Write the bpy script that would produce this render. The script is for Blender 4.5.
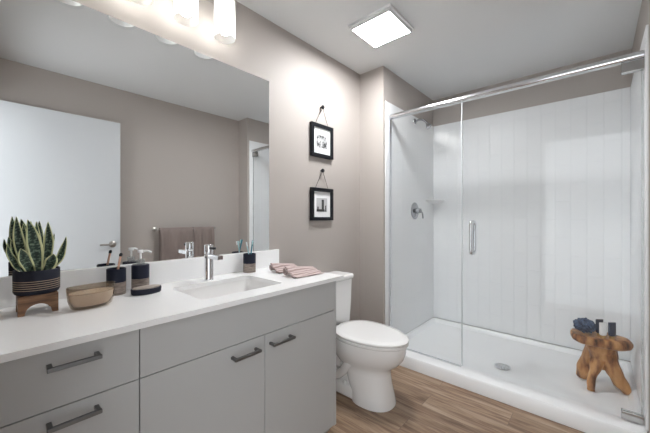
import bpy, bmesh, math, random
from mathutils import Vector, Matrix, noise
random.seed(7)
for o in list(bpy.data.objects): bpy.data.objects.remove(o)
SC = bpy.context.scene
COL = SC.collection
PI = math.pi
# ------------------------------------------------------------ camera, light, exposure
cam = bpy.data.cameras.new('camera'); co = bpy.data.objects.new('camera', cam); COL.objects.link(co)
cam.sensor_width = 36; cam.lens = 303/650*36; cam.clip_start = .02
co.location = (1.582, 0, 1.19)
co.rotation_euler = (PI/2, 0, math.radians(42.0))
SC.camera = co
w = bpy.data.worlds.new('world'); SC.world = w; w.use_nodes = True
w.node_tree.nodes['Background'].inputs[0].default_value = (.93, .97, 1, 1)
w.node_tree.nodes['Background'].inputs[1].default_value = 1.2
SC.view_settings.view_transform = 'Standard'; SC.view_settings.look = 'None'
SC.view_settings.gamma = 1; SC.view_settings.use_curve_mapping = False
SC.view_settings.exposure = 1.43
try:
    SC.cycles.use_denoising = True
    SC.cycles.max_bounces = 14; SC.cycles.diffuse_bounces = 7; SC.cycles.glossy_bounces = 6
    SC.cycles.transparent_max_bounces = 24; SC.cycles.transmission_bounces = 10
    SC.cycles.sample_clamp_indirect = 6; SC.cycles.blur_glossy = .3
    SC.cycles.caustics_refractive = False
except Exception: pass
# daylight from the hall enters by the open doorway: a portal only guides the sky's rays
pl = bpy.data.lights.new('doorway_portal', 'AREA'); pl.shape = 'RECTANGLE'; pl.size = .83; pl.size_y = 2.1
pl.cycles.is_portal = True
po = bpy.data.objects.new('doorway_portal', pl); COL.objects.link(po)
po.location = (1.515, -.115, 1.05); po.rotation_euler = (PI/2, 0, PI)
SHADE_E = 8.0      # opal vanity shades
CEIL_E = 39.0       # square ceiling light

# ------------------------------------------------------------ materials
def mat(name, col, rough=.5, metal=0, coat=0, emit=None, es=0, spec=.5, ior=None, sub=0):
    m = bpy.data.materials.new(name); m.use_nodes = True
    b = m.node_tree.nodes['Principled BSDF']
    b.inputs['Base Color'].default_value = (*col, 1); b.inputs['Roughness'].default_value = rough
    b.inputs['Metallic'].default_value = metal; b.inputs['Coat Weight'].default_value = coat
    b.inputs['Coat Roughness'].default_value = .05
    b.inputs['Specular IOR Level'].default_value = spec
    if emit: b.inputs['Emission Color'].default_value = (*emit, 1); b.inputs['Emission Strength'].default_value = es
    return m
def nd(m, t, **k):
    n = m.node_tree.nodes.new(t)
    for a, v in k.items():
        if a.startswith('i_'): n.inputs[a[2:].replace('_', ' ')].default_value = v
        else: setattr(n, a, v)
    return n
def lk(m, a, b): m.node_tree.links.new(a, b)
def bsdf(m): return m.node_tree.nodes['Principled BSDF']
def coords(m, scale=(1, 1, 1), rot=(0, 0, 0), kind='Object'):
    t = nd(m, 'ShaderNodeTexCoord'); mp = nd(m, 'ShaderNodeMapping')
    mp.inputs['Scale'].default_value = scale; mp.inputs['Rotation'].default_value = rot
    lk(m, t.outputs[kind], mp.inputs[0]); return mp.outputs[0]
def bump(m, h, s=.2, d=.002):
    b = nd(m, 'ShaderNodeBump'); b.inputs['Strength'].default_value = s; b.inputs['Distance'].default_value = d
    lk(m, h, b.inputs['Height']); lk(m, b.outputs[0], bsdf(m).inputs['Normal'])
def ramp(m, f, stops):
    r = nd(m, 'ShaderNodeValToRGB'); e = r.color_ramp.elements
    while len(e) < len(stops): e.new(.5)
    for q, (p, c) in zip(e, stops): q.position = p; q.color = (*c, 1)
    lk(m, f, r.inputs[0]); return r.outputs[0]
def noisy(m, scale=(1, 1, 1), ns=5, detail=4, stops=None, bs=0, bd=.001, kind='Object'):
    v = coords(m, scale, kind=kind); n = nd(m, 'ShaderNodeTexNoise'); n.inputs['Scale'].default_value = ns
    n.inputs['Detail'].default_value = detail; lk(m, v, n.inputs[0])
    if stops: lk(m, ramp(m, n.outputs[0], stops), bsdf(m).inputs['Base Color'])
    if bs: bump(m, n.outputs[0], bs, bd)
    return n

M = {}
M['wall'] = mat('wall_paint', (.412, .374, .346), .6); noisy(M['wall'], ns=220, bs=.05)
M['ceil'] = mat('ceiling_paint', (.69, .70, .705), .8); noisy(M['ceil'], ns=150, bs=.05)
M['white'] = mat('white_door_paint', (.57, .59, .61), .45)
M['cab'] = mat('cabinet_laminate', (.485, .49, .487), .42)
M['cabdark'] = mat('cabinet_carcass', (.30, .30, .30), .6)
M['quartz'] = mat('quartz', (.88, .88, .88), .22)
M['porc'] = mat('porcelain', (.83, .82, .81), .12, coat=.5)
M['acrylic'] = mat('acrylic', (.84, .845, .85), .28)
M['chrome'] = mat('chrome', (.82, .83, .85), .07, 1)
M['nickel'] = mat('brushed_nickel', (.42, .40, .38), .32, 1)
M['steel'] = mat('polished_steel', (.72, .73, .75), .16, 1)
M['hinge'] = mat('dark_chrome', (.42, .41, .40), .12, 1)
M['fitting'] = mat('fitting_chrome', (.40, .41, .43), .12, 1)  # darker metal tone for the shower valve and head
M['mirror'] = mat('mirror_silver', (.90, .91, .91), .0, 1)
M['black'] = mat('black_frame', (.008, .009, .012), .4, spec=.25)
M['matwhite'] = mat('mat_board', (.82, .82, .82), .8)
M['cord'] = mat('cord', (.06, .05, .05), .8)
M['navy'] = mat('navy_glaze', (.012, .015, .030), .5, spec=.25); noisy(M['navy'], ns=60, bs=.15)
M['navyplastic'] = mat('navy_plastic', (.02, .03, .06), .35)
M['gold'] = mat('gold_cap', (.62, .42, .2), .3, .8)
M['pumpplastic'] = mat('pump_plastic', (.82, .82, .82), .25)
M['rose'] = mat('rose_gold', (.75, .45, .33), .3, .7)
M['bristle'] = mat('bristle', (.03, .03, .035), .8)
M['teal'] = mat('teal_plastic', (.03, .20, .27), .3)
M['paleteal'] = mat('pale_teal_plastic', (.45, .68, .70), .3)
M['wax'] = mat('candle_wax', (.84, .71, .58), .45)
M['soil'] = mat('potting_soil', (.05, .035, .025), .95); noisy(M['soil'], ns=120, bs=.8, bd=.004)
M['diff'] = mat('light_diffuser', (.9, .9, .9), .5, emit=(.97, .985, 1), es=CEIL_E)
m = M['opal'] = bpy.data.materials.new('opal_glass'); m.use_nodes = True; m.node_tree.nodes.clear()
_o = nd(m, 'ShaderNodeOutputMaterial'); _t = nd(m, 'ShaderNodeBsdfTransparent'); _l = nd(m, 'ShaderNodeBsdfTranslucent'); _x = nd(m, 'ShaderNodeMixShader')
_l.inputs[0].default_value = (.93, .93, .92, 1); _x.inputs[0].default_value = .87
lk(m, _t.outputs[0], _x.inputs[1]); lk(m, _l.outputs[0], _x.inputs[2]); lk(m, _x.outputs[0], _o.inputs[0])
M['bulb'] = mat('bulb_glow', (.9, .9, .88), .25, emit=(1, .98, .95), es=SHADE_E)
M['handle'] = mat('dark_nickel', (.20, .20, .20), .35, 1)
M['housing'] = mat('white_housing', (.7, .7, .7), .5)
M['water'] = mat('drain_dark', (.02, .02, .02), .6)
# floor planks
m = M['floor'] = mat('plank_floor', (.3, .2, .14), .38)
v = coords(m, (1, 1, 1)); br = nd(m, 'ShaderNodeTexBrick'); lk(m, v, br.inputs['Vector'])
br.inputs['Scale'].default_value = 1; br.inputs['Brick Width'].default_value = 1.2; br.inputs['Row Height'].default_value = .152
br.inputs['Mortar Size'].default_value = .0012; br.offset = .37; br.inputs['Mortar'].default_value = (.35, .35, .35, 1)
br.inputs['Color1'].default_value = (.0, .0, .0, 1); br.inputs['Color2'].default_value = (1, 1, 1, 1); br.inputs['Bias'].default_value = 0
sep = nd(m, 'ShaderNodeVectorMath', operation='MULTIPLY_ADD')
lk(m, br.outputs['Color'], sep.inputs[0]); sep.inputs[1].default_value = (7, 3, 5); lk(m, v, sep.inputs[2])
mp = nd(m, 'ShaderNodeMapping'); mp.inputs['Scale'].default_value = (1.3, 17, 1); lk(m, sep.outputs[0], mp.inputs[0])
n1 = nd(m, 'ShaderNodeTexNoise'); n1.inputs['Scale'].default_value = 2.2; n1.inputs['Detail'].default_value = 8; n1.inputs['Roughness'].default_value = .62
n1.inputs['Distortion'].default_value = .8; lk(m, mp.outputs[0], n1.inputs[0])
c1 = ramp(m, n1.outputs[0], [(.26, (.085, .045, .025)), (.42, (.215, .13, .08)), (.55, (.34, .235, .155)), (.72, (.46, .35, .26))])
mx = nd(m, 'ShaderNodeMix', data_type='RGBA', blend_type='MULTIPLY'); mx.inputs[0].default_value = 1
tone = ramp(m, br.outputs['Color'], [(0, (.80, .78, .76)), (1, (1.05, 1.05, 1.05))])
lk(m, c1, mx.inputs[6]); lk(m, tone, mx.inputs[7])
mm = nd(m, 'ShaderNodeMix', data_type='RGBA'); lk(m, br.outputs['Fac'], mm.inputs[0]); lk(m, mx.outputs[2], mm.inputs[6]); mm.inputs[7].default_value = (.15, .10, .07, 1)
lk(m, mm.outputs[2], bsdf(m).inputs['Base Color']); bump(m, n1.outputs[0], .12, .001)
# tiled acrylic (tall embossed tiles): u runs along the wall, z up
def tile_mat(name, axis):
    m = mat(name, (.82, .83, .84), .36, spec=.28)
    t = nd(m, 'ShaderNodeTexCoord'); s = nd(m, 'ShaderNodeSeparateXYZ'); lk(m, t.outputs['Object'], s.inputs[0])
    c = nd(m, 'ShaderNodeCombineXYZ'); lk(m, s.outputs['Z'], c.inputs['X']); lk(m, s.outputs[axis], c.inputs['Y'])
    b = nd(m, 'ShaderNodeTexBrick'); lk(m, c.outputs[0], b.inputs['Vector'])
    b.inputs['Scale'].default_value = 1; b.inputs['Brick Width'].default_value = .305; b.inputs['Row Height'].default_value = .1016
    b.inputs['Mortar Size'].default_value = .0035; b.inputs['Mortar Smooth'].default_value = .6; b.offset = .5
    b.inputs['Color1'].default_value = (.80, .81, .82, 1); b.inputs['Color2'].default_value = (.80, .81, .82, 1); b.inputs['Mortar'].default_value = (.765, .78, .79, 1)
    lk(m, b.outputs['Color'], bsdf(m).inputs['Base Color'])
    iv = nd(m, 'ShaderNodeMath', operation='SUBTRACT'); iv.inputs[0].default_value = 1; lk(m, b.outputs['Fac'], iv.inputs[1])
    bump(m, iv.outputs[0], .6, .002); return m
M['tileX'] = tile_mat('tiled_acrylic_back', 'X'); M['tileY'] = tile_mat('tiled_acrylic_side', 'Y')
def glass(name, tint, ior=1.6, rough=0.0, diffuse=0, dcol=(1, 1, 1)):
    m = bpy.data.materials.new(name); m.use_nodes = True; nt = m.node_tree; nt.nodes.clear()
    out = nd(m, 'ShaderNodeOutputMaterial'); tr = nd(m, 'ShaderNodeBsdfTransparent'); tr.inputs[0].default_value = (*tint, 1)
    gl = nd(m, 'ShaderNodeBsdfGlossy'); gl.inputs['Roughness'].default_value = rough; gl.inputs[0].default_value = (1, 1, 1, 1)
    fr = nd(m, 'ShaderNodeFresnel'); fr.inputs[0].default_value = ior; g = nd(m, 'ShaderNodeNewGeometry')
    iv = nd(m, 'ShaderNodeMath', operation='SUBTRACT'); iv.inputs[0].default_value = 1; lk(m, g.outputs['Backfacing'], iv.inputs[1])
    mu = nd(m, 'ShaderNodeMath', operation='MULTIPLY'); lk(m, fr.outputs[0], mu.inputs[0]); lk(m, iv.outputs[0], mu.inputs[1])
    mx = nd(m, 'ShaderNodeMixShader'); lk(m, mu.outputs[0], mx.inputs[0]); lk(m, gl.outputs[0], mx.inputs[2])
    if diffuse:
        df = nd(m, 'ShaderNodeBsdfDiffuse'); df.inputs[0].default_value = (*dcol, 1)
        m2 = nd(m, 'ShaderNodeMixShader'); m2.inputs[0].default_value = diffuse
        lk(m, tr.outputs[0], m2.inputs[1]); lk(m, df.outputs[0], m2.inputs[2]); lk(m, m2.outputs[0], mx.inputs[1])
    else: lk(m, tr.outputs[0], mx.inputs[1])
    lk(m, mx.outputs[0], out.inputs[0]); return m
M['glass'] = glass('shower_glass', (.985, .99, .99), 1.45)
M['stripm'] = mat('edge_highlight', (.62, .65, .66), .25)  # pale colour paints the bright highlight along the fixed panel's glass edge
M['glassedge'] = mat('glass_edge', (.45, .55, .56), .2)
M['clear'] = glass('clear_glass', (.94, .95, .95), 1.5)
M['amber'] = glass('amber_glass', (.78, .73, .67), 1.5, diffuse=.18, dcol=(.30, .22, .15))
M['clearplastic'] = glass('clear_plastic', (.85, .87, .87), 1.5, diffuse=.25, dcol=(.7, .72, .72))
# woods
M['walnut'] = mat('walnut', (.2, .1, .05), .45)
noisy(M['walnut'], (3, 3, 22), 5, 6, [(.3, (.11, .05, .025)), (.5, (.23, .115, .055)), (.75, (.34, .18, .09))], .1)
M['teak'] = mat('root_wood', (.4, .2, .08), .42)
noisy(M['teak'], (7, 7, 2.2), 3, 9, [(.30, (.03, .012, .006)), (.41, (.24, .09, .03)), (.53, (.46, .22, .08)), (.75, (.62, .35, .15))], .35, .003)
M['cupwood'] = mat('greywashed_wood', (.25, .2, .17), .55)
noisy(M['cupwood'], (5, 5, 28), 7, 6, [(.3, (.13, .10, .085)), (.5, (.27, .22, .19)), (.7, (.40, .34, .30))], .15)
M['dishwood'] = mat('dish_wood', (.35, .3, .27), .5)
noisy(M['dishwood'], (25, 5, 5), 6, 5, [(.3, (.26, .21, .18)), (.7, (.46, .40, .36))])
# textiles
M['mauve'] = mat('mauve_terry', (.25, .20, .183), .95); noisy(M['mauve'], ns=260, bs=.9, bd=.004)
M['pink'] = mat('pink_terry', (.50, .40, .385), .95); noisy(M['pink'], ns=320, bs=.8, bd=.003)
m = M['pink']; wv = nd(m, 'ShaderNodeTexWave', bands_direction='X'); wv.inputs['Scale'].default_value = 26; wv.inputs['Distortion'].default_value = 1.5
lk(m, coords(m), wv.inputs[0]); lk(m, ramp(m, wv.outputs[0], [(.25, (.36, .265, .25)), (.6, (.60, .49, .47))]), bsdf(m).inputs['Base Color'])
M['pinkdark'] = mat('pink_hem', (.34, .25, .235), .95); noisy(M['pinkdark'], ns=320, bs=.8, bd=.003)
M['sponge'] = mat('navy_mesh_sponge', (.035, .06, .12), .7)
noisy(M['sponge'], ns=70, stops=[(.35, (.015, .025, .055)), (.7, (.09, .14, .24))], bs=.5, bd=.004)
# pot with fine pale rings
m = M['pot'] = mat('striped_pot', (.022, .024, .04), .55, spec=.25)
t = nd(m, 'ShaderNodeTexCoord'); s = nd(m, 'ShaderNodeSeparateXYZ'); lk(m, t.outputs['Object'], s.inputs[0])
mu = nd(m, 'ShaderNodeMath', operation='MULTIPLY'); mu.inputs[1].default_value = 1/.0072; lk(m, s.outputs['Z'], mu.inputs[0])
fr = nd(m, 'ShaderNodeMath', operation='FRACT'); lk(m, mu.outputs[0], fr.inputs[0])
lt = nd(m, 'ShaderNodeMath', operation='LESS_THAN'); lt.inputs[1].default_value = .30; lk(m, fr.outputs[0], lt.inputs[0])
g1 = nd(m, 'ShaderNodeMath', operation='GREATER_THAN'); g1.inputs[1].default_value = .0795; lk(m, s.outputs['Z'], g1.inputs[0])
g2 = nd(m, 'ShaderNodeMath', operation='LESS_THAN'); g2.inputs[1].default_value = .1105; lk(m, s.outputs['Z'], g2.inputs[0])
a1 = nd(m, 'ShaderNodeMath', operation='MULTIPLY'); lk(m, lt.outputs[0], a1.inputs[0]); lk(m, g1.outputs[0], a1.inputs[1])
a2 = nd(m, 'ShaderNodeMath', operation='MULTIPLY'); lk(m, a1.outputs[0], a2.inputs[0]); lk(m, g2.outputs[0], a2.inputs[1])
mx = nd(m, 'ShaderNodeMix', data_type='RGBA'); lk(m, a2.outputs[0], mx.inputs[0]); mx.inputs[6].default_value = (.014, .016, .028, 1); mx.inputs[7].default_value = (.42, .33, .24, 1)
lk(m, mx.outputs[2], bsdf(m).inputs['Base Color'])
# snake plant leaf: pale margins, banded green between them
m = M['leaf'] = mat('snake_plant_leaf', (.03, .09, .04), .4)
uv = nd(m, 'ShaderNodeUVMap'); s = nd(m, 'ShaderNodeSeparateXYZ'); lk(m, uv.outputs[0], s.inputs[0])
mp = nd(m, 'ShaderNodeMapping'); mp.inputs['Scale'].default_value = (1.2, 9, 1); lk(m, uv.outputs[0], mp.inputs[0])
n = nd(m, 'ShaderNodeTexNoise'); n.inputs['Scale'].default_value = 2.4; n.inputs['Detail'].default_value = 3; lk(m, mp.outputs[0], n.inputs[0])
cg = ramp(m, n.outputs[0], [(.38, (.008, .022, .016)), (.5, (.022, .055, .034)), (.60, (.16, .23, .16))])
ab = nd(m, 'ShaderNodeMath', operation='SUBTRACT'); lk(m, s.outputs['X'], ab.inputs[0]); ab.inputs[1].default_value = .5
ab2 = nd(m, 'ShaderNodeMath', operation='ABSOLUTE'); lk(m, ab.outputs[0], ab2.inputs[0])
gt = nd(m, 'ShaderNodeMath', operation='GREATER_THAN'); gt.inputs[1].default_value = .36; lk(m, ab2.outputs[0], gt.inputs[0])
mx = nd(m, 'ShaderNodeMix', data_type='RGBA'); lk(m, gt.outputs[0], mx.inputs[0]); lk(m, cg, mx.inputs[6]); mx.inputs[7].default_value = (.60, .62, .34, 1)
lk(m, mx.outputs[2], bsdf(m).inputs['Base Color'])
# grey art prints
def art(name, sc, a, b):
    m = mat(name, (.4, .4, .4), .6)
    noisy(m, (1, sc, 1), 26, 4, [(a, (.03, .03, .03)), (b, (.62, .62, .62))]); return m
M['artA'] = art('grey_print', 1.2, .42, .58)
M['artB'] = mat('pale_print', (.5, .5, .5), .6); M['artD'] = mat('dark_print', (.035, .035, .035), .6)

# ------------------------------------------------------------ object helpers
ORG = {}
def root(name, loc, label, cat, group=None):
    o = bpy.data.objects.new(name, None); COL.objects.link(o); o.location = loc; o.empty_display_size = .05
    o['label'] = label; o['category'] = cat
    if group: o['group'] = group
    ORG[o.name] = Vector(loc); return o
def obj(name, bm, m, parent=None, smooth=False, label=None, ang=40, kind=None, ms=None):
    """link a bmesh (given in room coordinates) as one mesh object"""
    off = ORG[parent.name] if parent else Vector((0, 0, 0))
    if off.length: bmesh.ops.translate(bm, verts=bm.verts, vec=-off)
    bmesh.ops.recalc_face_normals(bm, faces=bm.faces)
    me = bpy.data.meshes.new(name); bm.to_mesh(me); bm.free()
    if smooth:
        for p in me.polygons: p.use_smooth = True
        me.set_sharp_from_angle(angle=math.radians(ang))
    o = bpy.data.objects.new(name, me); COL.objects.link(o); me.materials.append(m)
    for q in (ms or []): me.materials.append(q)
    if parent: o.parent = parent
    ORG[o.name] = off
    if label: o['label'] = label
    if kind: o['kind'] = kind
    return o
def tag(o, label, cat, group=None):
    o['label'] = label; o['category'] = cat
    if group: o['group'] = group
    return o
def struct(name, bm, m, **k): return obj(name, bm, m, kind='structure', **k)
def new(): return bmesh.new()
def box(bm, a, b, bev=0, seg=2):
    x0, y0, z0 = a; x1, y1, z1 = b
    v = [bm.verts.new(p) for p in ((x0,y0,z0),(x1,y0,z0),(x1,y1,z0),(x0,y1,z0),(x0,y0,z1),(x1,y0,z1),(x1,y1,z1),(x0,y1,z1))]
    fs = [bm.faces.new([v[i] for i in q]) for q in ((3,2,1,0),(4,5,6,7),(0,1,5,4),(1,2,6,5),(2,3,7,6),(3,0,4,7))]
    if bev:
        es = {e for f in fs for e in f.edges}
        bmesh.ops.bevel(bm, geom=list(es), offset=bev, segments=seg, profile=.5, affect='EDGES')
    return bm
def B(a, b, bev=0, seg=2): return box(new(), a, b, bev, seg)
def loft(bm, rings, cap0=True, cap1=True, closed=True):
    rs = [[bm.verts.new(p) for p in r] for r in rings]; n = len(rs[0])
    for a, b in zip(rs, rs[1:]):
        for i in range(n if closed else n-1):
            j = (i+1) % n; bm.faces.new((a[i], a[j], b[j], b[i]))
    if cap0: bm.faces.new(rs[0][::-1])
    if cap1: bm.faces.new(rs[-1])
    return rs
def lathe(bm, prof, c, axis='Z', n=40, sx=1, sy=1, rot=None, cap0=True, cap1=True):
    """prof: list of (radius, height) along axis from point c"""
    c = Vector(c); rings = []
    q = {'Z': Matrix.Identity(3), 'X': Matrix.Rotation(PI/2, 3, 'Y'), 'Y': Matrix.Rotation(-PI/2, 3, 'X')}[axis]
    if rot: q = rot @ q
    for r, h in prof:
        r = max(r, 1e-5)
        rings.append([c + q @ Vector((r*sx*math.cos(2*PI*i/n), r*sy*math.sin(2*PI*i/n), h)) for i in range(n)])
    loft(bm, rings, cap0, cap1); return bm
def L(prof, c, **k): return lathe(new(), prof, c, **k)
def smoothpath(pts, k=6):
    pts = [Vector(p) for p in pts]; out = []
    for i in range(len(pts)-1):
        p0 = pts[max(i-1, 0)]; p1 = pts[i]; p2 = pts[i+1]; p3 = pts[min(i+2, len(pts)-1)]
        for j in range(k):
            t = j/k
            out.append(.5*((2*p1)+(p2-p0)*t+(2*p0-5*p1+4*p2-p3)*t*t+(3*p1-p0-3*p2+p3)*t**3))
    out.append(pts[-1]); return out
def tube(bm, pts, rad, n=14, sq=1, flat=1):
    """rad: number or list; circular sweep with parallel frames"""
    pts = [Vector(p) for p in pts]; N = len(pts)
    if not hasattr(rad, '__len__'): rad = [rad]*N
    up = Vector((0, 0, 1)); rings = []
    t0 = (pts[1]-pts[0]).normalized()
    if abs(t0.z) > .9: up = Vector((1, 0, 0))
    u = (up - t0*up.dot(t0)).normalized()
    for i in range(N):
        t = (pts[min(i+1, N-1)]-pts[max(i-1, 0)]).normalized()
        u = (u - t*u.dot(t)).normalized(); s = t.cross(u)
        rings.append([pts[i] + (s*math.cos(2*PI*j/n)*flat + u*math.sin(2*PI*j/n))*rad[i] for j in range(n)])
    loft(bm, rings); return bm
def T(pts, r, **k): return tube(new(), pts, r, **k)
def rrect(cx, cy, hx, hy, r, n=6):
    out = []
    for (sx, sy, a0) in ((1, 1, 0), (-1, 1, 90), (-1, -1, 180), (1, -1, 270)):
        for i in range(n+1):
            a = math.radians(a0+90*i/n); out.append((cx+sx*(hx-r)+r*math.cos(a), cy+sy*(hy-r)+r*math.sin(a)))
    return out

# ------------------------------------------------------------ dimensions
H = 2.46; W = 1.98; YB = 2.225; YS = 3.255; XL = .240; XR = 1.775; CT = .866
# ------------------------------------------------------------ the room
struct('floor', B((-.1, -.6, -.06), (W+.1, YS+.1, 0)), M['floor'])
struct('ceiling', B((-.1, -.12, H), (W+.1, YS+.1, H+.06)), M['ceil'])
struct('wall_left', B((-.1, -.12, 0), (0, YS+.1, H)), M['wall'])
struct('wall_right', B((W, -.12, 0), (W+.1, YS+.1, H)), M['wall'])
bm = B((0, -.12, 0), (1.09, -.004, H)); box(bm, (1.94, -.12, 0), (W, -.004, H)); box(bm, (1.09, -.12, 2.12), (1.94, -.004, H))
struct('wall_front', bm, M['wall'])
struct('wall_back', B((0, YS, 0), (W, YS+.1, H)), M['wall'])
struct('wall_shower_left', B((0, YB, 0), (XL, YS, H)), M['wall'])
struct('wall_shower_right', B((XR, YB, 0), (W, YS, H)), M['wall'])
# open white door swung back against the right wall
d = struct('door_1', B((1.895, .004, .012), (1.93, .862, 2.10), .002), M['white'])
k = L([(.0, 0), (.026, 0), (.031, .004), (.031, .007), (.024, .013), (.011, .014), (.010, .04), (.012, .045), (.0, .047)], (1.895, .797, .925), axis='X', rot=Matrix.Rotation(PI, 3, 'Z'))
tube(k, smoothpath([(1.852, .797, .925), (1.848, .78, .925), (1.848, .72, .925), (1.850, .69, .925)]), .0085)
obj('door_handle', k, M['nickel'], d, True)

# ------------------------------------------------------------ vanity cabinets
XF = .52
def bar_handle(parent, y0, y1, z, nm='handle'):
    bm = new(); x = XF+.004
    for y in (y0+.007, y1-.007): box(bm, (XF-.001, y-.0055, z-.0055), (XF+.032, y+.0055, z+.0055), .001, 1)
    box(bm, (XF+.026, y0, z-.0055), (XF+.037, y1, z+.0055), .0015, 2)
    obj(nm, bm, M['handle'], parent, label='dark brushed metal bar handle')
c = root('drawer_cabinet', (.25, .157, 0), 'pale grey flat-front drawer cabinet under the plant end of the counter', 'cabinet')
obj('carcass', B((.01, .003, .056), (XF-.019, .3155, .845), .001), M['cabdark'], c)
obj('toe_kick', B((.01, .003, 0), (XF-.05, .3155, .0555)), M['cabdark'], c)
for z0, z1, hz in ((.685, .843, .800), (.372, .682, .648), (.060, .369, .335)):
    dr = obj('drawer', B((XF-.0188, .004, z0), (XF, .3142, z1), .001), M['cab'], c)
    bar_handle(dr, .098, .213, hz)
c = root('sink_cabinet', (.25, .79, 0), 'pale grey two-door sink cabinet beside the toilet', 'cabinet')
obj('carcass', B((.01, .3165, .056), (XF-.019, 1.271, .700), .001), M['cabdark'], c)
bm = B((.012, 1.253, .056), (XF, 1.2715, .846), .001); obj('side_panel', bm, M['cab'], c)
obj('toe_kick', B((.01, .3165, 0), (XF-.05, 1.271, .0555)), M['cabdark'], c)
obj('false_front', B((XF-.0188, .3172, .685), (XF, 1.2525, .843), .001), M['cab'], c)
for y0, y1, a, b in ((.3172, .7925, .630, .752), (.7955, 1.2525, .815, .940)):
    dr = obj('door', B((XF-.0188, y0, .060), (XF, y1, .682), .001), M['cab'], c)
    bar_handle(dr, a, b, .638)

# ------------------------------------------------------------ countertop with sink cut-out
SX, SY, SHX, SHY = .297, .757, .147, .205
bm = new()
outer = [(.001, 0.0), (.545, 0.0), (.545, 1.305), (.001, 1.305)]
inner = rrect(SX, SY, SHX, SHY, .022)
es = []
for loop in (outer, inner):
    vs = [bm.verts.new((x, y, CT)) for x, y in loop]
    es += [bm.edges.new((vs[i], vs[(i+1) % len(vs)])) for i in range(len(vs))]
bmesh.ops.triangle_fill(bm, edges=es, use_beauty=True)
for f in bm.faces:
    if f.normal.z < 0: f.normal_flip()
r = bmesh.ops.extrude_face_region(bm, geom=list(bm.faces))
bmesh.ops.translate(bm, verts=[v for v in r['geom'] if isinstance(v, bmesh.types.BMVert)], vec=(0, 0, -.019))
ct = obj('countertop', bm, M['quartz']); tag(ct, 'long white quartz countertop over the grey vanity cabinets', 'countertop')
obj('backsplash', B((.001, .0, CT), (.02, 1.283, CT+.108), .0015), M['quartz'], ct)
bm = new()
loft(bm, [[(x, y, CT-.0195) for x, y in rrect(SX, SY, SHX+.02, SHY+.02, .03)], [(x, y, CT-.0195) for x, y in rrect(SX, SY, SHX+.003, SHY+.003, .025)],
          [(x, y, CT-.10) for x, y in rrect(SX, SY, SHX-.012, SHY-.012, .03)], [(x, y, CT-.13) for x, y in rrect(SX, SY, SHX-.035, SHY-.035, .035)],
          [(x, y, CT-.14) for x, y in rrect(SX, SY, .03, .03, .028)]], cap0=False)
sk = obj('sink', bm, M['porc'], None, True, ang=60); tag(sk, 'white rectangular undermount sink set into the countertop', 'sink')
md = sk.modifiers.new('thick', 'SOLIDIFY'); md.thickness = .008; md.offset = -1
obj('drain', L([(0, 0), (.021, 0), (.023, .002), (.016, .004), (0, .003)], (SX, SY, CT-.1395)), M['chrome'], sk, True)

# faucet
f = root('faucet', (.115, .748, CT), 'chrome single-lever faucet behind the sink', 'faucet')
obj('body', L([(0, 0), (.026, 0), (.0265, .006), (.0225, .008), (.0215, .012), (.0215, .128), (.021, .132), (0, .132)], (.115, .748, CT)), M['chrome'], f, True)
bm = B((.120, .734, CT+.114), (.230, .762, CT+.134), .0015, 2)
obj('spout', bm, M['steel'], f)
bm = L([(0, 0), (.0205, 0), (.0215, .003), (.0215, .044), (.019, .047), (0, .047)], (.115, .748, CT+.135))
lv = obj('lever', bm, M['chrome'], f, True)
obj('lever_grip', B((.134, .740, CT+.160), (.174, .756, CT+.171), .002), M['black'], lv, label='black lever grip')

# mirror
mr = obj('mirror', B((.001, .004, CT+.1085), (.006, 1.212, 2.062)), M['mirror']); tag(mr, 'large frameless wall mirror above the vanity counter', 'mirror')

# ------------------------------------------------------------ vanity light: four opal shades in clear glass sleeves
v = root('vanity_light', (.0, .53, 2.37), 'four-shade vanity light fixture above the mirror', 'light fixture')
obj('backplate', B((.001, .17, 2.362), (.022, .89, 2.425), .004), M['chrome'], v)
for y in (.225, .428, .631, .834):
    bm = T(smoothpath([(.02, y, 2.39), (.08, y, 2.392), (.112, y, 2.382), (.12, y, 2.352)]), .007)
    lathe(bm, [(0, .04), (.012, .04), (.045, .028), (.057, .022), (.057, .0), (.0, .0)], (.12, y, 2.325))
    arm = obj('shade_holder', bm, M['nickel'], v, True)
    sh = obj('shade', L([(.0525, .0), (.0525, .195)], (.12, y, 2.128), cap0=False, cap1=False), M['opal'], v, True, label='opal white glass shade')
    obj('bulb', L([(0, 0), (.018, .003), (.028, .014), (.031, .028), (.028, .045), (.018, .066), (.014, .08), (.014, .12), (0, .12)], (.12, y, 2.150), n=24), M['bulb'], v, True)
    bm = new(); lathe(bm, [(.0595, 0), (.0595, .205)], (.12, y, 2.118), cap0=False, cap1=False)
    obj('glass_sleeve', bm, M['clear'], v, True)

# ceiling exhaust light
CX0, CX1, CY0, CY1 = .372, .646, 1.617, 1.890
v = root('ceiling_light', (.5, 1.77, H), 'square flat lit ceiling light with white frame', 'ceiling light')
bm = B((CX0-.020, CY0-.020, H-.016), (CX1+.020, CY1+.020, H-.0005), .002)
obj('base', bm, M['housing'], v)
bm = new(); o = .010
for a, b in (((CX0-o, CY0-o), (CX1+o, CY0)), ((CX0-o, CY1), (CX1+o, CY1+o)), ((CX0-o, CY0), (CX0, CY1)), ((CX1, CY0), (CX1+o, CY1))):
    box(bm, (a[0], a[1], H-.034), (b[0], b[1], H-.0165))
obj('frame', bm, M['housing'], v)
obj('diffuser', B((CX0+.0002, CY0+.0002, H-.033), (CX1-.0002, CY1-.0002, H-.0165)), M['diff'], v)

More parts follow.
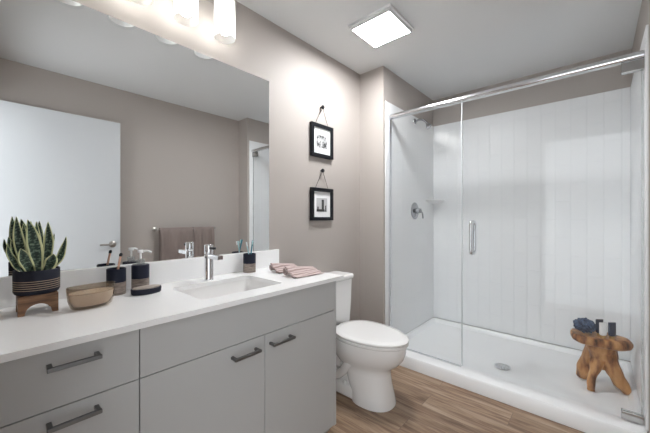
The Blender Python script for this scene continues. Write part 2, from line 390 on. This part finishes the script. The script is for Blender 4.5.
# ------------------------------------------------------------ framed pictures
def picture(yc, zb, zt, zk, label, kind):
    p = root('framed_picture', (.0, yc, zb), label, 'picture', 'framed pictures above the toilet')
    hy = .122; y0, y1 = yc-hy, yc+hy; bm = new(); t = .026
    for a, b in (((y0, zb), (y1, zb+t)), ((y0, zt-t), (y1, zt)), ((y0, zb+t), (y0+t, zt-t)), ((y1-t, zb+t), (y1, zt-t))):
        box(bm, (.002, a[0], a[1]), (.026, b[0], b[1]), .0015, 1)
    obj('frame', bm, M['black'], p)
    obj('mat_board', B((.004, y0+t, zb+t), (.012, y1-t, zt-t)), M['matwhite'], p)
    zc = (zb+zt)/2 - .004
    if kind == 'A':
        pr = obj('print', B((.0122, yc-.060, zc-.048), (.0132, yc+.060, zc+.048), 0), M['artA'], p, label='small black and white photo print')
    else:
        pr = obj('print', B((.0122, yc-.060, zc-.052), (.0132, yc+.060, zc+.052), 0), M['artB'], p, label='small grey print of dark building outlines')
        bm = new()
        box(bm, (.0133, yc-.060, zc-.052), (.0137, yc+.03, zc-.034)); box(bm, (.0133, yc-.004, zc-.034), (.0137, yc+.022, zc+.040))
        box(bm, (.0133, yc+.036, zc-.052), (.0137, yc+.048, zc-.004)); box(bm, (.0133, yc-.052, zc-.034), (.0137, yc-.038, zc-.014))
        obj('building_shapes', bm, M['artD'], pr)
    bm = new()
    for s in (-1, 1): tube(bm, [(.012, yc+s*.072, zt-.002), (.018, yc+s*.004, zk-.006)], .0016, n=6)
    obj('hanging_cord', bm, M['cord'], p)
    kn = obj('picture_peg', L([(0, 0), (.006, 0), (.006, .012), (.014, .016), (.016, .022), (.012, .029), (0, .031)], (.0005, yc, zk), axis='X', n=24), M['black'])
    tag(kn, 'small black round peg holding the '+('upper' if kind == 'A' else 'lower')+' picture', 'peg', 'black pegs above the pictures')
picture(1.708, 1.640, 1.890, 2.025, 'upper black frame hanging from a cord, photo of figures', 'A')
picture(1.708, 1.160, 1.406, 1.54, 'lower black frame hanging from a cord, print of building outlines', 'B')

# ------------------------------------------------------------ toilet (back at x=0, bowl points +x)
TY = 1.68
t = root('toilet', (.35, TY, 0), 'white two-piece toilet between the vanity and the shower', 'toilet')
def egg(xb, xf, hw, z, n=44, p=1.0, back=.9, yc=TY):
    """egg outline: blunt at the back (xb), long at the front (xf)"""
    xc = xb + (xf-xb)*.40; out = []
    for i in range(n):
        a = 2*PI*i/n; ca, sa = math.cos(a), math.sin(a)
        if ca >= 0: x = xc + (xf-xc)*abs(ca)**p
        else: x = xc - (xc-xb)*abs(ca)**back
        out.append((x, yc + hw*(abs(sa)**(p if ca > 0 else .8))*(1 if sa > 0 else -1), z))
    return out
bm = new()
loft(bm, [egg(.36, .638, .124, 0, p=.85), egg(.36, .640, .125, .012, p=.85), egg(.35, .630, .121, .06, p=.86), egg(.32, .615, .117, .13, p=.88), egg(.30, .608, .115, .19, p=.9),
          egg(.27, .610, .118, .215, p=.95), egg(.235, .632, .130, .240), egg(.215, .668, .146, .268), egg(.205, .698, .166, .305), egg(.20, .712, .176, .345), egg(.20, .716, .180, .382), egg(.202, .714, .179, .392)])
# rear deck under the tank and rear foot plate
box(bm, (.03, TY-.10, .17), (.30, TY+.10, .392), .02, 3)
box(bm, (.14, TY-.108, 0), (.46, TY+.108, .085), .018, 3)
box(bm, (.05, TY-.075, .02), (.40, TY+.075, .25), .02, 3)
bowl = obj('bowl', bm, M['porc'], t, True, ang=50)
for s in (-1, 1):
    bm = T(smoothpath([(.46, TY+s*.085, .26), (.38, TY+s*.104, .235), (.31, TY+s*.098, .155), (.25, TY+s*.096, .12), (.17, TY+s*.088, .17), (.13, TY+s*.07, .24)]), .030)
    obj('trapway', bm, M['porc'], t, True)
    obj('bolt_cap', L([(.014, 0), (.014, .004), (.011, .012), (.006, .016), (0, .017)], (.330, TY+s*.092, .0840), n=20), M['porc'], t, True)
bm = new(); loft(bm, [egg(.232, .722, .180, .3935), egg(.228, .728, .184, .398), egg(.228, .728, .184, .409), egg(.232, .724, .181, .412)])
obj('seat', bm, M['porc'], t, True, ang=50)
bm = new(); loft(bm, [egg(.230, .724, .181, .4145), egg(.226, .730, .185, .419), egg(.226, .730, .185, .428), egg(.234, .722, .178, .434), egg(.27, .68, .145, .437), egg(.33, .60, .09, .438)])
obj('seat_lid', bm, M['porc'], t, True, ang=50)
for s in (-1, 1): obj('hinge', B((.205, TY+s*.075-.02, .3925), (.245, TY+s*.075+.02, .4135), .006), M['porc'], t, True)
bm = new()
def tk(z, dx, dy): return [(x, y, z) for x, y in rrect(.11, TY, .088+dx, .178+dy, .03)]
loft(bm, [tk(.3925, -.008, -.03), tk(.41, -.004, -.018), tk(.55, -.001, -.006), tk(.722, .002, .0)])
obj('tank', bm, M['porc'], t, True, ang=50)
bm = new()
loft(bm, [tk(.7225, .006, .006), tk(.728, .010, .012), tk(.748, .010, .012), tk(.757, .004, .006), tk(.758, -.005, -.005)])
obj('tank_lid', bm, M['porc'], t, True, ang=50)
bm = L([(0, 0), (.013, 0), (.013, .008), (0, .01)], (.200, TY-.125, .665), axis='X', n=20)
tube(bm, smoothpath([(.208, TY-.125, .665), (.216, TY-.115, .664), (.218, TY-.06, .657)]), .006)
obj('flush_lever', bm, M['chrome'], t, True)

# ------------------------------------------------------------ shower
s_ = root('shower_surround', ((XL+XR)/2, YS-.01, .1), 'glossy white tile-pattern panels lining the shower alcove', 'shower surround')
obj('side_panel', B((XL+.0005, 2.25, .0955), (XL+.010, YS-.001, 2.17), .002), M['tileY'], s_)
obj('side_panel', B((XR-.010, 2.25, .0955), (XR-.0005, YS-.001, 2.17), .002), M['tileY'], s_)
obj('back_panel', B((XL+.0105, YS-.011, .0955), (XR-.0105, YS-.001, 2.17), .002), M['tileX'], s_)
bm = new()
for z, r in ((1.335, .05), (1.350, .105), (1.362, .118), (1.366, .112)):
    pass
rings = []
for z, r in ((1.325, .03), (1.345, .10), (1.360, .125), (1.365, .122)):
    rings.append([(XL+.0102, YS-.0112, z)] + [(XL+.0102+r*math.sin(a), YS-.0112-r*1.7*math.cos(a), z) for a in [PI/2*i/10 for i in range(11)]])
loft(bm, rings); box(bm, (XL+.0102, YS-.16, 1.365), (XL+.017, YS-.0112, 1.40), .002)
obj('corner_shelf', bm, M['acrylic'], s_, True, ang=30)
# base: pan with raised rim and front curb
b_ = root('shower_pan', ((XL+XR)/2, 2.7, 0), 'white low shower base with raised front curb', 'shower base')
bm = new(); x0, x1, y0, y1 = XL+.001, XR-.001, 2.197, YS-.001
ring = [rrect((x0+x1)/2, (y0+y1)/2, (x1-x0)/2, (y1-y0)/2, .004, 3)]
def rr(ix, iyf, iyb, r=.04):
    return rrect((x0+x1)/2, (y0+iyf+y1-iyb)/2, (x1-x0)/2-ix, (y1-y0-iyf-iyb)/2, r, 3)
# the curb fits between the alcove walls, so the outside stays a rectangle
O_ = rrect((x0+x1)/2, (y0+y1)/2, (x1-x0)/2, (y1-y0)/2, .012, 3)
loft(bm, [[(x, y, .001) for x, y in O_], [(x, y, .078) for x, y in O_], [(x, y, .090) for x, y in rrect((x0+x1)/2, (y0+y1)/2, (x1-x0)/2-.006, (y1-y0)/2-.008, .012, 3)],
          [(x, y, .093) for x, y in rr(.012, .02, .012, .02)], [(x, y, .093) for x, y in rr(.03, .118, .03)], [(x, y, .087) for x, y in rr(.036, .126, .036)], [(x, y, .058) for x, y in rr(.05, .14, .05)],
          [(x, y, .050) for x, y in rr(.07, .16, .07)], [(x, y, .044) for x, y in rr(.5, .45, .45, .04)]])
obj('basin', bm, M['acrylic'], b_, True, ang=35)
bm = L([(0, 0), (.05, 0), (.054, .002), (.052, .004), (0, .004)], (1.045, 2.61, .0505), n=32)
obj('drain_cover', bm, M['steel'], b_, True)
bm = new()
for r, k in ((.038, 12), (.022, 7)):
    for i in range(k): lathe(bm, [(0, 0), (.004, 0), (0, .0003)], (1.045+r*math.cos(2*PI*i/k), 2.61+r*math.sin(2*PI*i/k), .0547), n=8)
obj('drain_hole', bm, M['water'], b_)
# valve and head
v = root('shower_valve', (XL+.01, 2.79, 1.24), 'chrome round shower valve with lever on left shower wall', 'shower valve')
obj('escutcheon', L([(0, 0), (.082, 0), (.083, .003), (.075, .008), (.03, .012), (0, .012)], (XL+.0102, 2.79, 1.245), axis='X'), M['fitting'], v, True)
bm = L([(0, 0), (.024, 0), (.024, .04), (.021, .05), (0, .052)], (XL+.0225, 2.79, 1.245), axis='X', n=28)
tube(bm, smoothpath([(XL+.058, 2.79, 1.245), (XL+.062, 2.82, 1.240), (XL+.064, 2.85, 1.215), (XL+.066, 2.855, 1.17)]), .007)
obj('lever', bm, M['fitting'], v, True)
v = root('wall_shower', (XL+.01, 2.79, 2.12), 'small chrome shower head on bent arm, upper left', 'shower head')
bm = L([(0, 0), (.028, 0), (.026, .006), (.012, .012), (0, .012)], (XL+.0102, 2.79, 2.12), axis='X', n=28)
tube(bm, smoothpath([(XL+.02, 2.79, 2.12), (XL+.07, 2.79, 2.125), (XL+.11, 2.79, 2.105), (XL+.135, 2.79, 2.075)]), .0095)
obj('arm', bm, M['fitting'], v, True)
q = Matrix.Rotation(math.radians(150), 3, 'Y')
obj('spray_head', L([(0, 0), (.011, 0), (.013, .012), (.027, .036), (.028, .046), (.025, .049), (0, .049)], (XL+.132, 2.79, 2.08), rot=q, n=28), M['fitting'], v, True)

# enclosure
GY0, GY1 = 2.300, 2.309
e = root('shower_enclosure', ((XL+XR)/2, 2.305, .093), 'frameless glass shower enclosure under a polished metal header', 'shower enclosure')
bm = new(); pr = []
for i in range(24):
    a = 2*PI*i/24; pr.append((2.305+.027*abs(math.cos(a))**.7*(1 if math.cos(a) > 0 else -1), 2.041+.0205*abs(math.sin(a))**.7*(1 if math.sin(a) > 0 else -1)))
loft(bm, [[(x, y, z) for y, z in pr] for x in (XL+.012, XR-.012)])
obj('header_rail', bm, M['steel'], e, True)
bm = B((XL+.0105, 2.292, .0945), (XL+.026, 2.317, 2.022), .002); obj('wall_channel', bm, M['steel'], e)
obj('bottom_channel', B((XL+.027, 2.297, .0935), (.843, 2.312, .103), .001), M['steel'], e)
bm = B((XL+.0265, GY0, .104), (.8438, GY1, 2.0215)); fp = obj('fixed_panel', bm, M['glass'], e)
obj('edge_strip', B((.8440, 2.2985, .104), (.8500, 2.3105, 2.0210)), M['stripm'], fp)
dr = obj('door', B((.8525, GY0, .108), (1.752, GY1, 2.018)), M['glass'], e, label='clear glass shower door')
obj('edge_strip', B((1.7525, GY0, .108), (1.762, GY1, 2.018)), M['clearplastic'], dr)
bm = new()
for yy in (2.262, 2.347):
    tube(bm, smoothpath([(.921, 2.3, .935), (.921, (yy+2.3)/2, .928), (.921, yy, .945), (.921, yy, 1.04), (.921, yy, 1.135), (.921, (yy+2.3)/2, 1.152), (.921, 2.3, 1.145)], 8), .0115)
obj('handle', bm, M['steel'], dr, True)
for z0, z1 in ((1.962, 2.0190), (.1000, .142)):
    for a, b in ((2.2885, 2.2998), (2.3092, 2.3205)): obj('hinge', B((1.676, a, z0), (1.763, b, z1), .002), M['hinge'], dr)
    
# ------------------------------------------------------------ root-wood stool in the shower
s_ = root('root_stool', (1.60, 2.72, .052), 'natural root-wood stool standing on the shower floor', 'stool')
bm = new(); n = 40; rings = []
def seat_r(a):
    return 1 + .10*math.sin(2*a+.6) + .06*math.sin(3*a+1.9) + .04*math.sin(5*a)
for (sc, z) in ((.55, .334), (.80, .338), (.95, .350), (1.0, .368), (1.0, .384), (.96, .396), (.88, .4015), (.6, .402), (.25, .4015)):
    rings.append([(1.585+.146*sc*seat_r(2*PI*i/n)*math.cos(2*PI*i/n), 2.725+.118*sc*seat_r(2*PI*i/n)*math.sin(2*PI*i/n),
                   z + (.010*math.cos(2*PI*i/n+2.6)*sc if z < .40 else 0)) for i in range(n)])
loft(bm, rings)
obj('seat', bm, M['teak'], s_, True, ang=70)
def leg(pts, rs):
    P = smoothpath(pts, 6); R = []
    for i in range(len(rs)-1):
        for j in range(6): R.append(rs[i]+(rs[i+1]-rs[i])*j/6)
    R.append(rs[-1]); bm = T(P, R, n=20)
    for v in bm.verts:
        if v.co.z > .06: v.co += (v.co-Vector((1.6, 2.72, v.co.z)))*0 + Vector(noise.noise_vector(v.co*17))*.009
    return bm
legs = [([(1.60, 2.71, .352), (1.590, 2.70, .27), (1.568, 2.670, .19), (1.550, 2.648, .12), (1.549, 2.640, .0530)], [.062, .042, .028, .023, .020]),
        ([(1.61, 2.72, .352), (1.630, 2.715, .27), (1.662, 2.71, .18), (1.700, 2.712, .11), (1.722, 2.715, .0660)], [.062, .048, .038, .033, .018]),
        ([(1.59, 2.73, .352), (1.570, 2.75, .28), (1.542, 2.770, .20), (1.516, 2.79, .13), (1.500, 2.805, .0680)], [.062, .058, .052, .046, .036]),
        ([(1.62, 2.73, .352), (1.635, 2.75, .26), (1.66, 2.80, .16), (1.68, 2.84, .0610)], [.054, .045, .036, .024])]
for p, r in legs: obj('leg', leg(p, r), M['teak'], s_, True, ang=70)
bm = T(smoothpath([(1.600, 2.72, .355), (1.598, 2.718, .30), (1.600, 2.720, .24), (1.602, 2.722, .19)]), [.074]*6+[.066]*6+[.046]*6+[.02], n=28)
for v in bm.verts: v.co += Vector(noise.noise_vector(v.co*15))*.010
obj('trunk', bm, M['teak'], s_, True, ang=70)
ZS = .402
# mesh sponge
bm = new(); bmesh.ops.create_icosphere(bm, subdivisions=5, radius=1)
for v in bm.verts:
    d = v.co.normalized(); k = 1 + .16*math.sin(9*d.x+4*d.z)*math.sin(8*d.y+3) + .13*noise.noise(d*4.5) + .10*abs(noise.noise(d*11))
    v.co = Vector((1.516+d.x*k*.056, 2.70+d.y*k*.048, ZS+.052+d.z*k*.043))
tag(obj('mesh_sponge', bm, M['sponge'], None, True, ang=180), 'ruffled navy mesh bath sponge on the root-wood stool', 'sponge')
def bottle(x, y, h, bodym, label, rz=0):
    r = root('squeeze_tube', (x, y, ZS+.0), label, 'toiletry tube', 'toiletry tubes on the stool')
    bm = new()
    def el(z, a, b):
        a *= 1.15; return [(x+a*math.cos(2*PI*i/24)*math.cos(rz)-b*math.sin(2*PI*i/24)*math.sin(rz), y+a*math.cos(2*PI*i/24)*math.sin(rz)+b*math.sin(2*PI*i/24)*math.cos(rz), z) for i in range(24)]
    loft(bm, [el(ZS+.0185, .014, .012), el(ZS+.024, .019, .014), el(ZS+.05, .020, .012), el(ZS+.5*h+.03, .021, .007), el(ZS+h, .022, .002)])
    obj('tube_body', bm, bodym, r, True)
    obj('cap', L([(0, 0), (.014, 0), (.014, .0165), (.012, .018), (0, .018)], (x, y, ZS+.0005), n=24), M['gold'], r, True, label='gold cap')
bottle(1.590, 2.705, .108, M['navyplastic'], 'navy tube behind the white tube on the stool', .7)
bottle(1.607, 2.668, .100, M['pumpplastic'], 'white tube with a gold cap on the stool', .7)
bottle(1.650, 2.690, .105, M['navyplastic'], 'navy tube right of the white tube on the stool', .7)

# ------------------------------------------------------------ counter objects
# snake plant
PX, PY = .150, .112
p = root('potted_snake_plant', (PX, PY, CT), 'snake plant in dark ringed pot on a wooden stand', 'potted plant')
bm = new()
def archboard(bm, a, b, nrm, z0, z1, th, rad):
    """board from a to b with a half-round arch cut from below"""
    a = Vector((*a, 0)); b = Vector((*b, 0)); L_ = (b-a).length; u = (b-a)/L_; nr = Vector((*nrm, 0))
    top = []; bot = []; N = 24
    for i in range(N+1):
        s = L_*i/N; xx = s-L_/2
        z = z0 if abs(xx) > rad else z0 + math.sqrt(max(rad*rad-xx*xx, 0))*.98
        top.append((s, z1)); bot.append((s, z))
    ed = L_/2-rad
    S = [0, ed*.5, ed] + [ed+2*rad*i/20 for i in range(1, 20)] + [L_-ed, L_-ed*.5, L_]
    f0 = []; f1 = []
    for s in S:
        xx = s-L_/2; z = z0 + (math.sqrt(max(rad*rad-xx*xx, 0)) if abs(xx) < rad-1e-6 else 0)
        for lst, o in ((f0, 0), (f1, th)):
            q = a+u*s+nr*o; lst.append((bm.verts.new((q.x, q.y, z)), bm.verts.new((q.x, q.y, z1))))
    for lst, fl in ((f0, 0), (f1, 1)):
        for (b0, t0), (b1, t1) in zip(lst, lst[1:]): bm.faces.new((b0, b1, t1, t0) if not fl else (b0, t0, t1, b1))
    for i in range(len(S)-1):
        bm.faces.new((f0[i][0], f1[i][0], f1[i+1][0], f0[i+1][0])); bm.faces.new((f0[i][1], f0[i+1][1], f1[i+1][1], f1[i][1]))
    for i in (0, -1): bm.faces.new((f0[i][0], f0[i][1], f1[i][1], f1[i][0]))
hs = .0495
archboard(bm, (PX+hs, PY-hs), (PX+hs, PY+hs), (-1, 0), CT+.0003, CT+.063, .008, .034)
archboard(bm, (PX-hs, PY-hs), (PX-hs, PY+hs), (1, 0), CT+.0003, CT+.063, .008, .034)
archboard(bm, (PX-hs+.0085, PY-hs), (PX+hs-.0085, PY-hs), (0, 1), CT+.0003, CT+.063, .008, .030)
archboard(bm, (PX-hs+.0085, PY+hs), (PX+hs-.0085, PY+hs), (0, -1), CT+.0003, CT+.063, .008, .030)
obj('stand', bm, M['walnut'], p, label='walnut stand with arched sides')
obj('pot', L([(0, .0635), (.050, .0635), (.056, .066), (.0595, .074), (.060, .143), (.0585, .145), (.0560, .143), (.0555, .130), (0, .130)], (PX, PY, CT), n=56), M['pot'], p, True)
obj('soil', L([(0, 0), (.055, 0), (.050, .004), (0, .007)], (PX, PY, CT+.1305), n=32), M['soil'], p, True)
def blade(base, tip, wid, bend, face, curl=.25):
    """lance leaf from base to tip; bend = sideways bow vector; face = direction the leaf faces"""
    wid *= 1.14; base = Vector(base); tip = Vector(tip); bend = Vector(bend); face = Vector(face).normalized()
    bm = new(); uvl = bm.loops.layers.uv.new('UVMap'); N = 16; K = 8; rows = []
    for i in range(N+1):
        t_ = i/N; c = base.lerp(tip, t_) + bend*math.sin(PI*t_)*.5
        ta = (tip-base) + bend*PI*.5*math.cos(PI*t_); ta.normalize()
        side = ta.cross(face).normalized(); nr = side.cross(ta).normalized()
        wv = wid*(.62+.38*math.sin(PI*min(t_/.55, 1)*.5))*(1-max(0, (t_-.5)/.5)**1.9)+.0004
        ph = math.sin(t_*13+base.x*90+base.y*70)*.0022
        rows.append([(bm.verts.new(c+side*(wv*(j/K*2-1))-nr*(curl*wv*(1-(j/K*2-1)**2))+nr*ph), (j/K, t_)) for j in range(K+1)])
    for i in range(N):
        for j in range(K):
            q = [rows[i][j], rows[i][j+1], rows[i+1][j+1], rows[i+1][j]]
            f = bm.faces.new([a[0] for a in q])
            for l, a in zip(f.loops, q): l[uvl].uv = a[1]
    return bm
ZB = CT+.134
F = (1, -.05, .25)
leaves = [((PX-.005, PY-.022, ZB), (PX-.010, .062, 1.190), .0125, (0, -.012, 0), F),
          ((PX-.018, PY-.012, ZB), (PX-.030, .080, 1.165), .0110, (0, -.006, 0), (1, .2, .1)),
          ((PX+.012, PY+.000, ZB), (PX+.015, .088, 1.180), .0175, (0, .010, 0), (1, .15, .2)),
          ((PX-.030, PY+.004, ZB), (PX-.040, .113, 1.172), .0095, (0, .002, 0), F),
          ((PX-.006, PY+.020, ZB), (PX-.005, .140, 1.172), .0120, (0, .010, 0), (1, -.25, .1)),
          ((PX+.008, PY+.028, ZB), (PX+.005, .187, 1.118), .0100, (0, .016, -.020), (1, -.5, .3)),
          ((PX+.030, PY-.014, ZB), (PX+.042, .070, 1.086), .0150, (.010, -.006, .006), (1, .1, .4)),
          ((PX+.034, PY+.018, ZB), (PX+.050, .150, 1.062), .0150, (.014, .004, .008), (1, -.1, .5)),
          ((PX+.008, PY-.030, ZB), (PX+.010, .040, 1.102), .0090, (0, -.014, -.012), (1, .5, .3)),
          ((PX-.020, PY-.028, ZB), (PX-.030, .052, 1.112), .0095, (0, -.010, 0), (1, .2, .2))]
for L_ in leaves:
    o = obj('leaf', blade(*L_), M['leaf'], p, True, ang=180)
    md = o.modifiers.new('thick', 'SOLIDIFY'); md.thickness = .0018; md.offset = 0

# boat-shaped candle
c = root('glass_candle', (.228, .249, CT), 'amber glass oval candle beside the potted plant', 'candle')
XC_, YC_ = .228, .249
def ov(z, a, b, dz=0, n=48):
    al = math.radians(8); out = []
    for i in range(n):
        q = 2*PI*i/n; x = b*math.cos(q); y = a*math.sin(q)
        out.append((.228+x*math.cos(al)-y*math.sin(al), .249+x*math.sin(al)+y*math.cos(al), z+dz*(abs(math.sin(q))**2)))
    return out
bm = new()
loft(bm, [ov(CT+.0005, .054, .030), ov(CT+.006, .062, .038), ov(CT+.03, .069, .046), ov(CT+.070, .073, .049, .004), ov(CT+.074, .072, .048, .004), ov(CT+.070, .0700, .0460, .004), ov(CT+.0545, .0690, .0450)], cap1=False)
obj('bowl', bm, M['amber'], c, True, label='translucent amber glass bowl')
bm = new(); loft(bm, [ov(CT+.010, .052, .030), ov(CT+.03, .0640, .0415), ov(CT+.054, .0668, .0435), ov(CT+.0555, .0655, .0425)])
obj('wax', bm, M['wax'], c, True)
for dy in (-.024, .024): obj('wick', T([(.228, .249+dy, CT+.053), (.228, .249+dy, CT+.065)], .001, n=6), M['matwhite'], c)

def cup(parent, x, y, r=.0345, h=.108, closed=False):
    zt = CT+.052
    obj('wood_base', L([(0, 0), (r-.001, 0), (r, .0015), (r, zt-CT-.001), (0, zt-CT-.001)], (x, y, CT+.0003), n=44), M['cupwood'], parent, True, label='grey-brown wood lower half')
    if closed: pr = [(0, 0), (r, 0), (r, h-.055), (r-.003, h-.052), (0, h-.052)]
    else: pr = [(0, 0), (r, 0), (r, h-.053), (r-.0015, h-.052), (r-.004, h-.053), (r-.004, .006), (0, .006)]
    obj('sleeve', L(pr, (x, y, zt), n=44), M['navy'], parent, True, label='matte navy upper half')
t1 = root('tumbler', (.088, .357, CT), 'navy and wood tumbler holding a brush, beside the candle', 'tumbler', 'navy and wood tumblers'); cup(t1, .088, .357)
t2 = root('tumbler', (.068, 1.022, CT), 'navy and wood tumbler holding toothbrushes, near the mirror corner', 'tumbler', 'navy and wood tumblers'); cup(t2, .068, 1.022, .036)
def stick(name, a, b, ra, m, head, hm, label, cat, group=None):
    r = root(name, a, label, cat, group)
    a = Vector(a); b = Vector(b); obj('handle', T([a, a.lerp(b, .5), b], ra, n=12), m, r, True)
    u = (b-a).normalized()
    if head == 'brush':
        q = Vector((0, 0, 1)).rotation_difference(u).to_matrix()
        obj('bristles', L([(0, .0), (.0055, 0), (.0065, .008), (.004, .014), (0, .015)], b, rot=q, n=16), hm, r, True)
    else:
        n_ = Vector((1, -.5, 0)).normalized(); bm = T([b-u*.024, b], .0045, n=12, flat=1)
        obj('brush_head', bm, m, r, True)
        bm = new()
        for i in range(5):
            c_ = b-u*(.003+.0045*i)+n_*.004; tube(bm, [c_, c_+n_*.009], .0028, n=8)
        obj('bristles', bm, hm, r)
stick('makeup_brush', (.090, .355, CT+.0605), (.088, .372, 1.022), .0045, M['rose'], 'brush', M['bristle'], 'rose gold brush with dark tip in the left tumbler', 'brush')
stick('toothbrush', (.072, 1.022, CT+.0605), (.062, 1.048, 1.048), .0038, M['teal'], 'tb', M['paleteal'], 'dark teal toothbrush leaning right in the tumbler', 'toothbrush', 'toothbrushes in the tumbler')
stick('toothbrush', (.060, 1.032, CT+.0605), (.050, 1.012, 1.040), .0038, M['paleteal'], 'tb', M['matwhite'], 'pale toothbrush leaning left in the tumbler', 'toothbrush', 'toothbrushes in the tumbler')
# soap dispenser
SXp, SYp = .072, .452
s_ = root('soap_dispenser', (SXp, SYp, CT), 'navy and wood soap dispenser with a clear pump', 'soap dispenser'); cup(s_, SXp, SYp, .0345, .112, True)
bm = L([(0, 0), (.017, 0), (.017, .019), (.012, .022), (.006, .023), (0, .023)], (SXp, SYp, CT+.1125), n=28)
obj('collar', bm, M['clearplastic'], s_, True)
bm = L([(0, 0), (.0045, 0), (.0045, .026), (.011, .028), (.012, .038), (.010, .041), (0, .041)], (SXp, SYp, CT+.1355), n=24)
tube(bm, smoothpath([(SXp, SYp, CT+.170), (SXp+.018, SYp+.020, CT+.171), (SXp+.030, SYp+.034, CT+.165)]), .0042, n=12)
obj('pump', bm, M['pumpplastic'], s_, True)
# soap dish
s_ = root('soap_dish', (.16, .448, CT), 'oval navy soap dish with a pale wood top', 'soap dish')
def od(z, a, b, n=48): return [(.160+b*math.cos(2*PI*i/n), .448+a*math.sin(2*PI*i/n), z) for i in range(n)]
bm = new(); loft(bm, [od(CT+.0003, .054, .036), od(CT+.004, .057, .039), od(CT+.022, .058, .040), od(CT+.024, .056, .038), od(CT+.0225, .052, .034)])
obj('dish', bm, M['navy'], s_, True)
bm = new(); loft(bm, [od(CT+.0228, .0515, .0335), od(CT+.0262, .0515, .0335), od(CT+.0268, .050, .032)])
obj('wood_insert', bm, M['dishwood'], s_, True)

# rolled washcloths
def cloth(name, x0, y0, ang, length, label, sc=1.0):
    """spiral roll whose loose end lies out flat towards the counter front"""
    r = root(name, (x0, y0, CT), label, 'washcloth', 'pink washcloths on the counter')
    th = .0050*sc; pr = []; R0 = .0235*sc
    for i in range(40):                                 # spiral from the core outwards
        a = i/39*1.75*2*PI; rr_ = .0045*sc+(R0-.0045*sc)*i/39
        pr.append(Vector((rr_*math.cos(a+PI), R0+th/2+.001+rr_*math.sin(a+PI))))
    nsp = len(pr)                                       # ends on top of the roll; then the loose end runs out in two ridges
    for i in range(1, 30):
        q = i/29; u = .104*sc*q
        z = (2*R0)*(1-q)**1.5*.95 + .0150*sc*abs(math.sin(q*PI*2.6))*(1-q*.6)
        pr.append(Vector((u*.98, max(z, th*.62))))
    ca, sa = math.cos(ang), math.sin(ang); bm = new(); rings = []; K = 22
    for k in range(K+1):
        s = 0 if k == 0 else .03+(k-1)/(K-1)*.97; yy = length*s; up_ = []; dn_ = []
        for i, q in enumerate(pr):
            a = pr[max(i-1, 0)]; b = pr[min(i+1, len(pr)-1)]; d = (b-a).normalized(); nn = Vector((-d.y, d.x))
            wob = .0025*math.sin(i*.7+s*5)*s if i > nsp else 0
            sq = 1-.45*s if i > nsp else 1-.40*s
            for lst, sg in ((up_, 1), (dn_, -1)):
                e = q+nn*sg*th/2; u, z = e.x, max(e.y*sq+wob, .0002+(.001 if sg > 0 else 0))
                yl = yy + .012*math.sin(u*30)*(s-.5)
                lst.append((x0+u*ca-yl*sa, y0+u*sa+yl*ca, CT+.0006+z))
        rings.append(up_+dn_[::-1])
    loft(bm, rings)
    o = obj('terry_sheet', bm, M['pink'], r, True, ang=60, ms=[M['pinkdark']])
    nv = len(rings[0])
    for i in range(nv): o.data.polygons[i].material_index = 1
cloth('rolled_washcloth', .318, 1.075, math.radians(-4), .200, 'pink washcloth roll nearer the counter front edge', 1.0)
cloth('rolled_washcloth', .150, 1.110, math.radians(-6), .165, 'pink washcloth roll lying nearer the wall', .95)

# ------------------------------------------------------------ towel bar with towels on the right wall (seen in the mirror)
tb = root('towel_bar', (W, 1.52, 1.05), 'round metal towel bar on the right wall, seen in mirror', 'towel bar')
obj('bar', T([(1.912, 1.195, 1.05), (1.912, 1.86, 1.05)], .009), M['nickel'], tb, True)
for y in (1.195, 1.86):
    bm = L([(0, 0), (.026, 0), (.026, .006), (.013, .012), (.011, .06), (.0145, .066), (.0145, .08), (0, .084)], (W-.0005, y, 1.05), axis='X', rot=Matrix.Rotation(PI, 3, 'Z'), n=28)
    obj('post', bm, M['nickel'], tb, True)
def towel(y0, y1, drop, label, seed, folds):
    bm = new(); K = 36; prof = []
    for i in range(13): prof.append((.020+.0025, -drop*(1-i/12), 0))
    rr_ = .0145
    for i in range(1, 8): a = PI*i/8; prof.append((rr_*math.cos(a), rr_*math.sin(a)*1.0, 1))
    for i in range(13): prof.append((-.019, -(drop*.92)*i/12, 2))
    top = []; bot = []
    rings = []
    for k in range(K+1):
        s = k/K; y = y0+(y1-y0)*s; up = []; dn = []
        for i, (u, z, side) in enumerate(prof):
            dep = min(1, abs(min(z, 0))/.12+.25)
            fold = sum(h*math.exp(-((s-c)/wd)**2) for c, h, wd in folds)
            w_ = (.005*math.sin(s*15+seed)+.004*math.sin(s*37+seed*2) - fold*2.2 + .010)*dep
            x = u
            if side == 0: x = max(.0150, .018+w_)
            elif side == 2: x = min(-.0125, -.017+w_*.4)
            nx = 1 if side == 0 else (-1 if side == 2 else u/rr_); nz = 0 if side != 1 else z/rr_
            up.append((1.912-(x+nx*.0035), y, 1.05+z+nz*.0035+ (0 if side != 0 else .0)))
            dn.append((1.912-(x-nx*.0020), y, 1.05+z-nz*.0020))
        rings.append(up+dn[::-1])
    loft(bm, rings)
    tag(obj('bath_towel', bm, M['mauve'], None, True, ang=60), label, 'towel', 'mauve towels on the towel bar')
towel(1.222, 1.570, .50, 'wider mauve towel folded over the bar, nearer the door', 1.0, [(.28, .007, .02), (.02, -.004, .05), (.80, .006, .03)])
towel(1.582, 1.830, .52, 'narrower mauve towel folded over the bar, nearer the shower', 4.0, [(.45, .006, .03), (.9, .005, .04)])
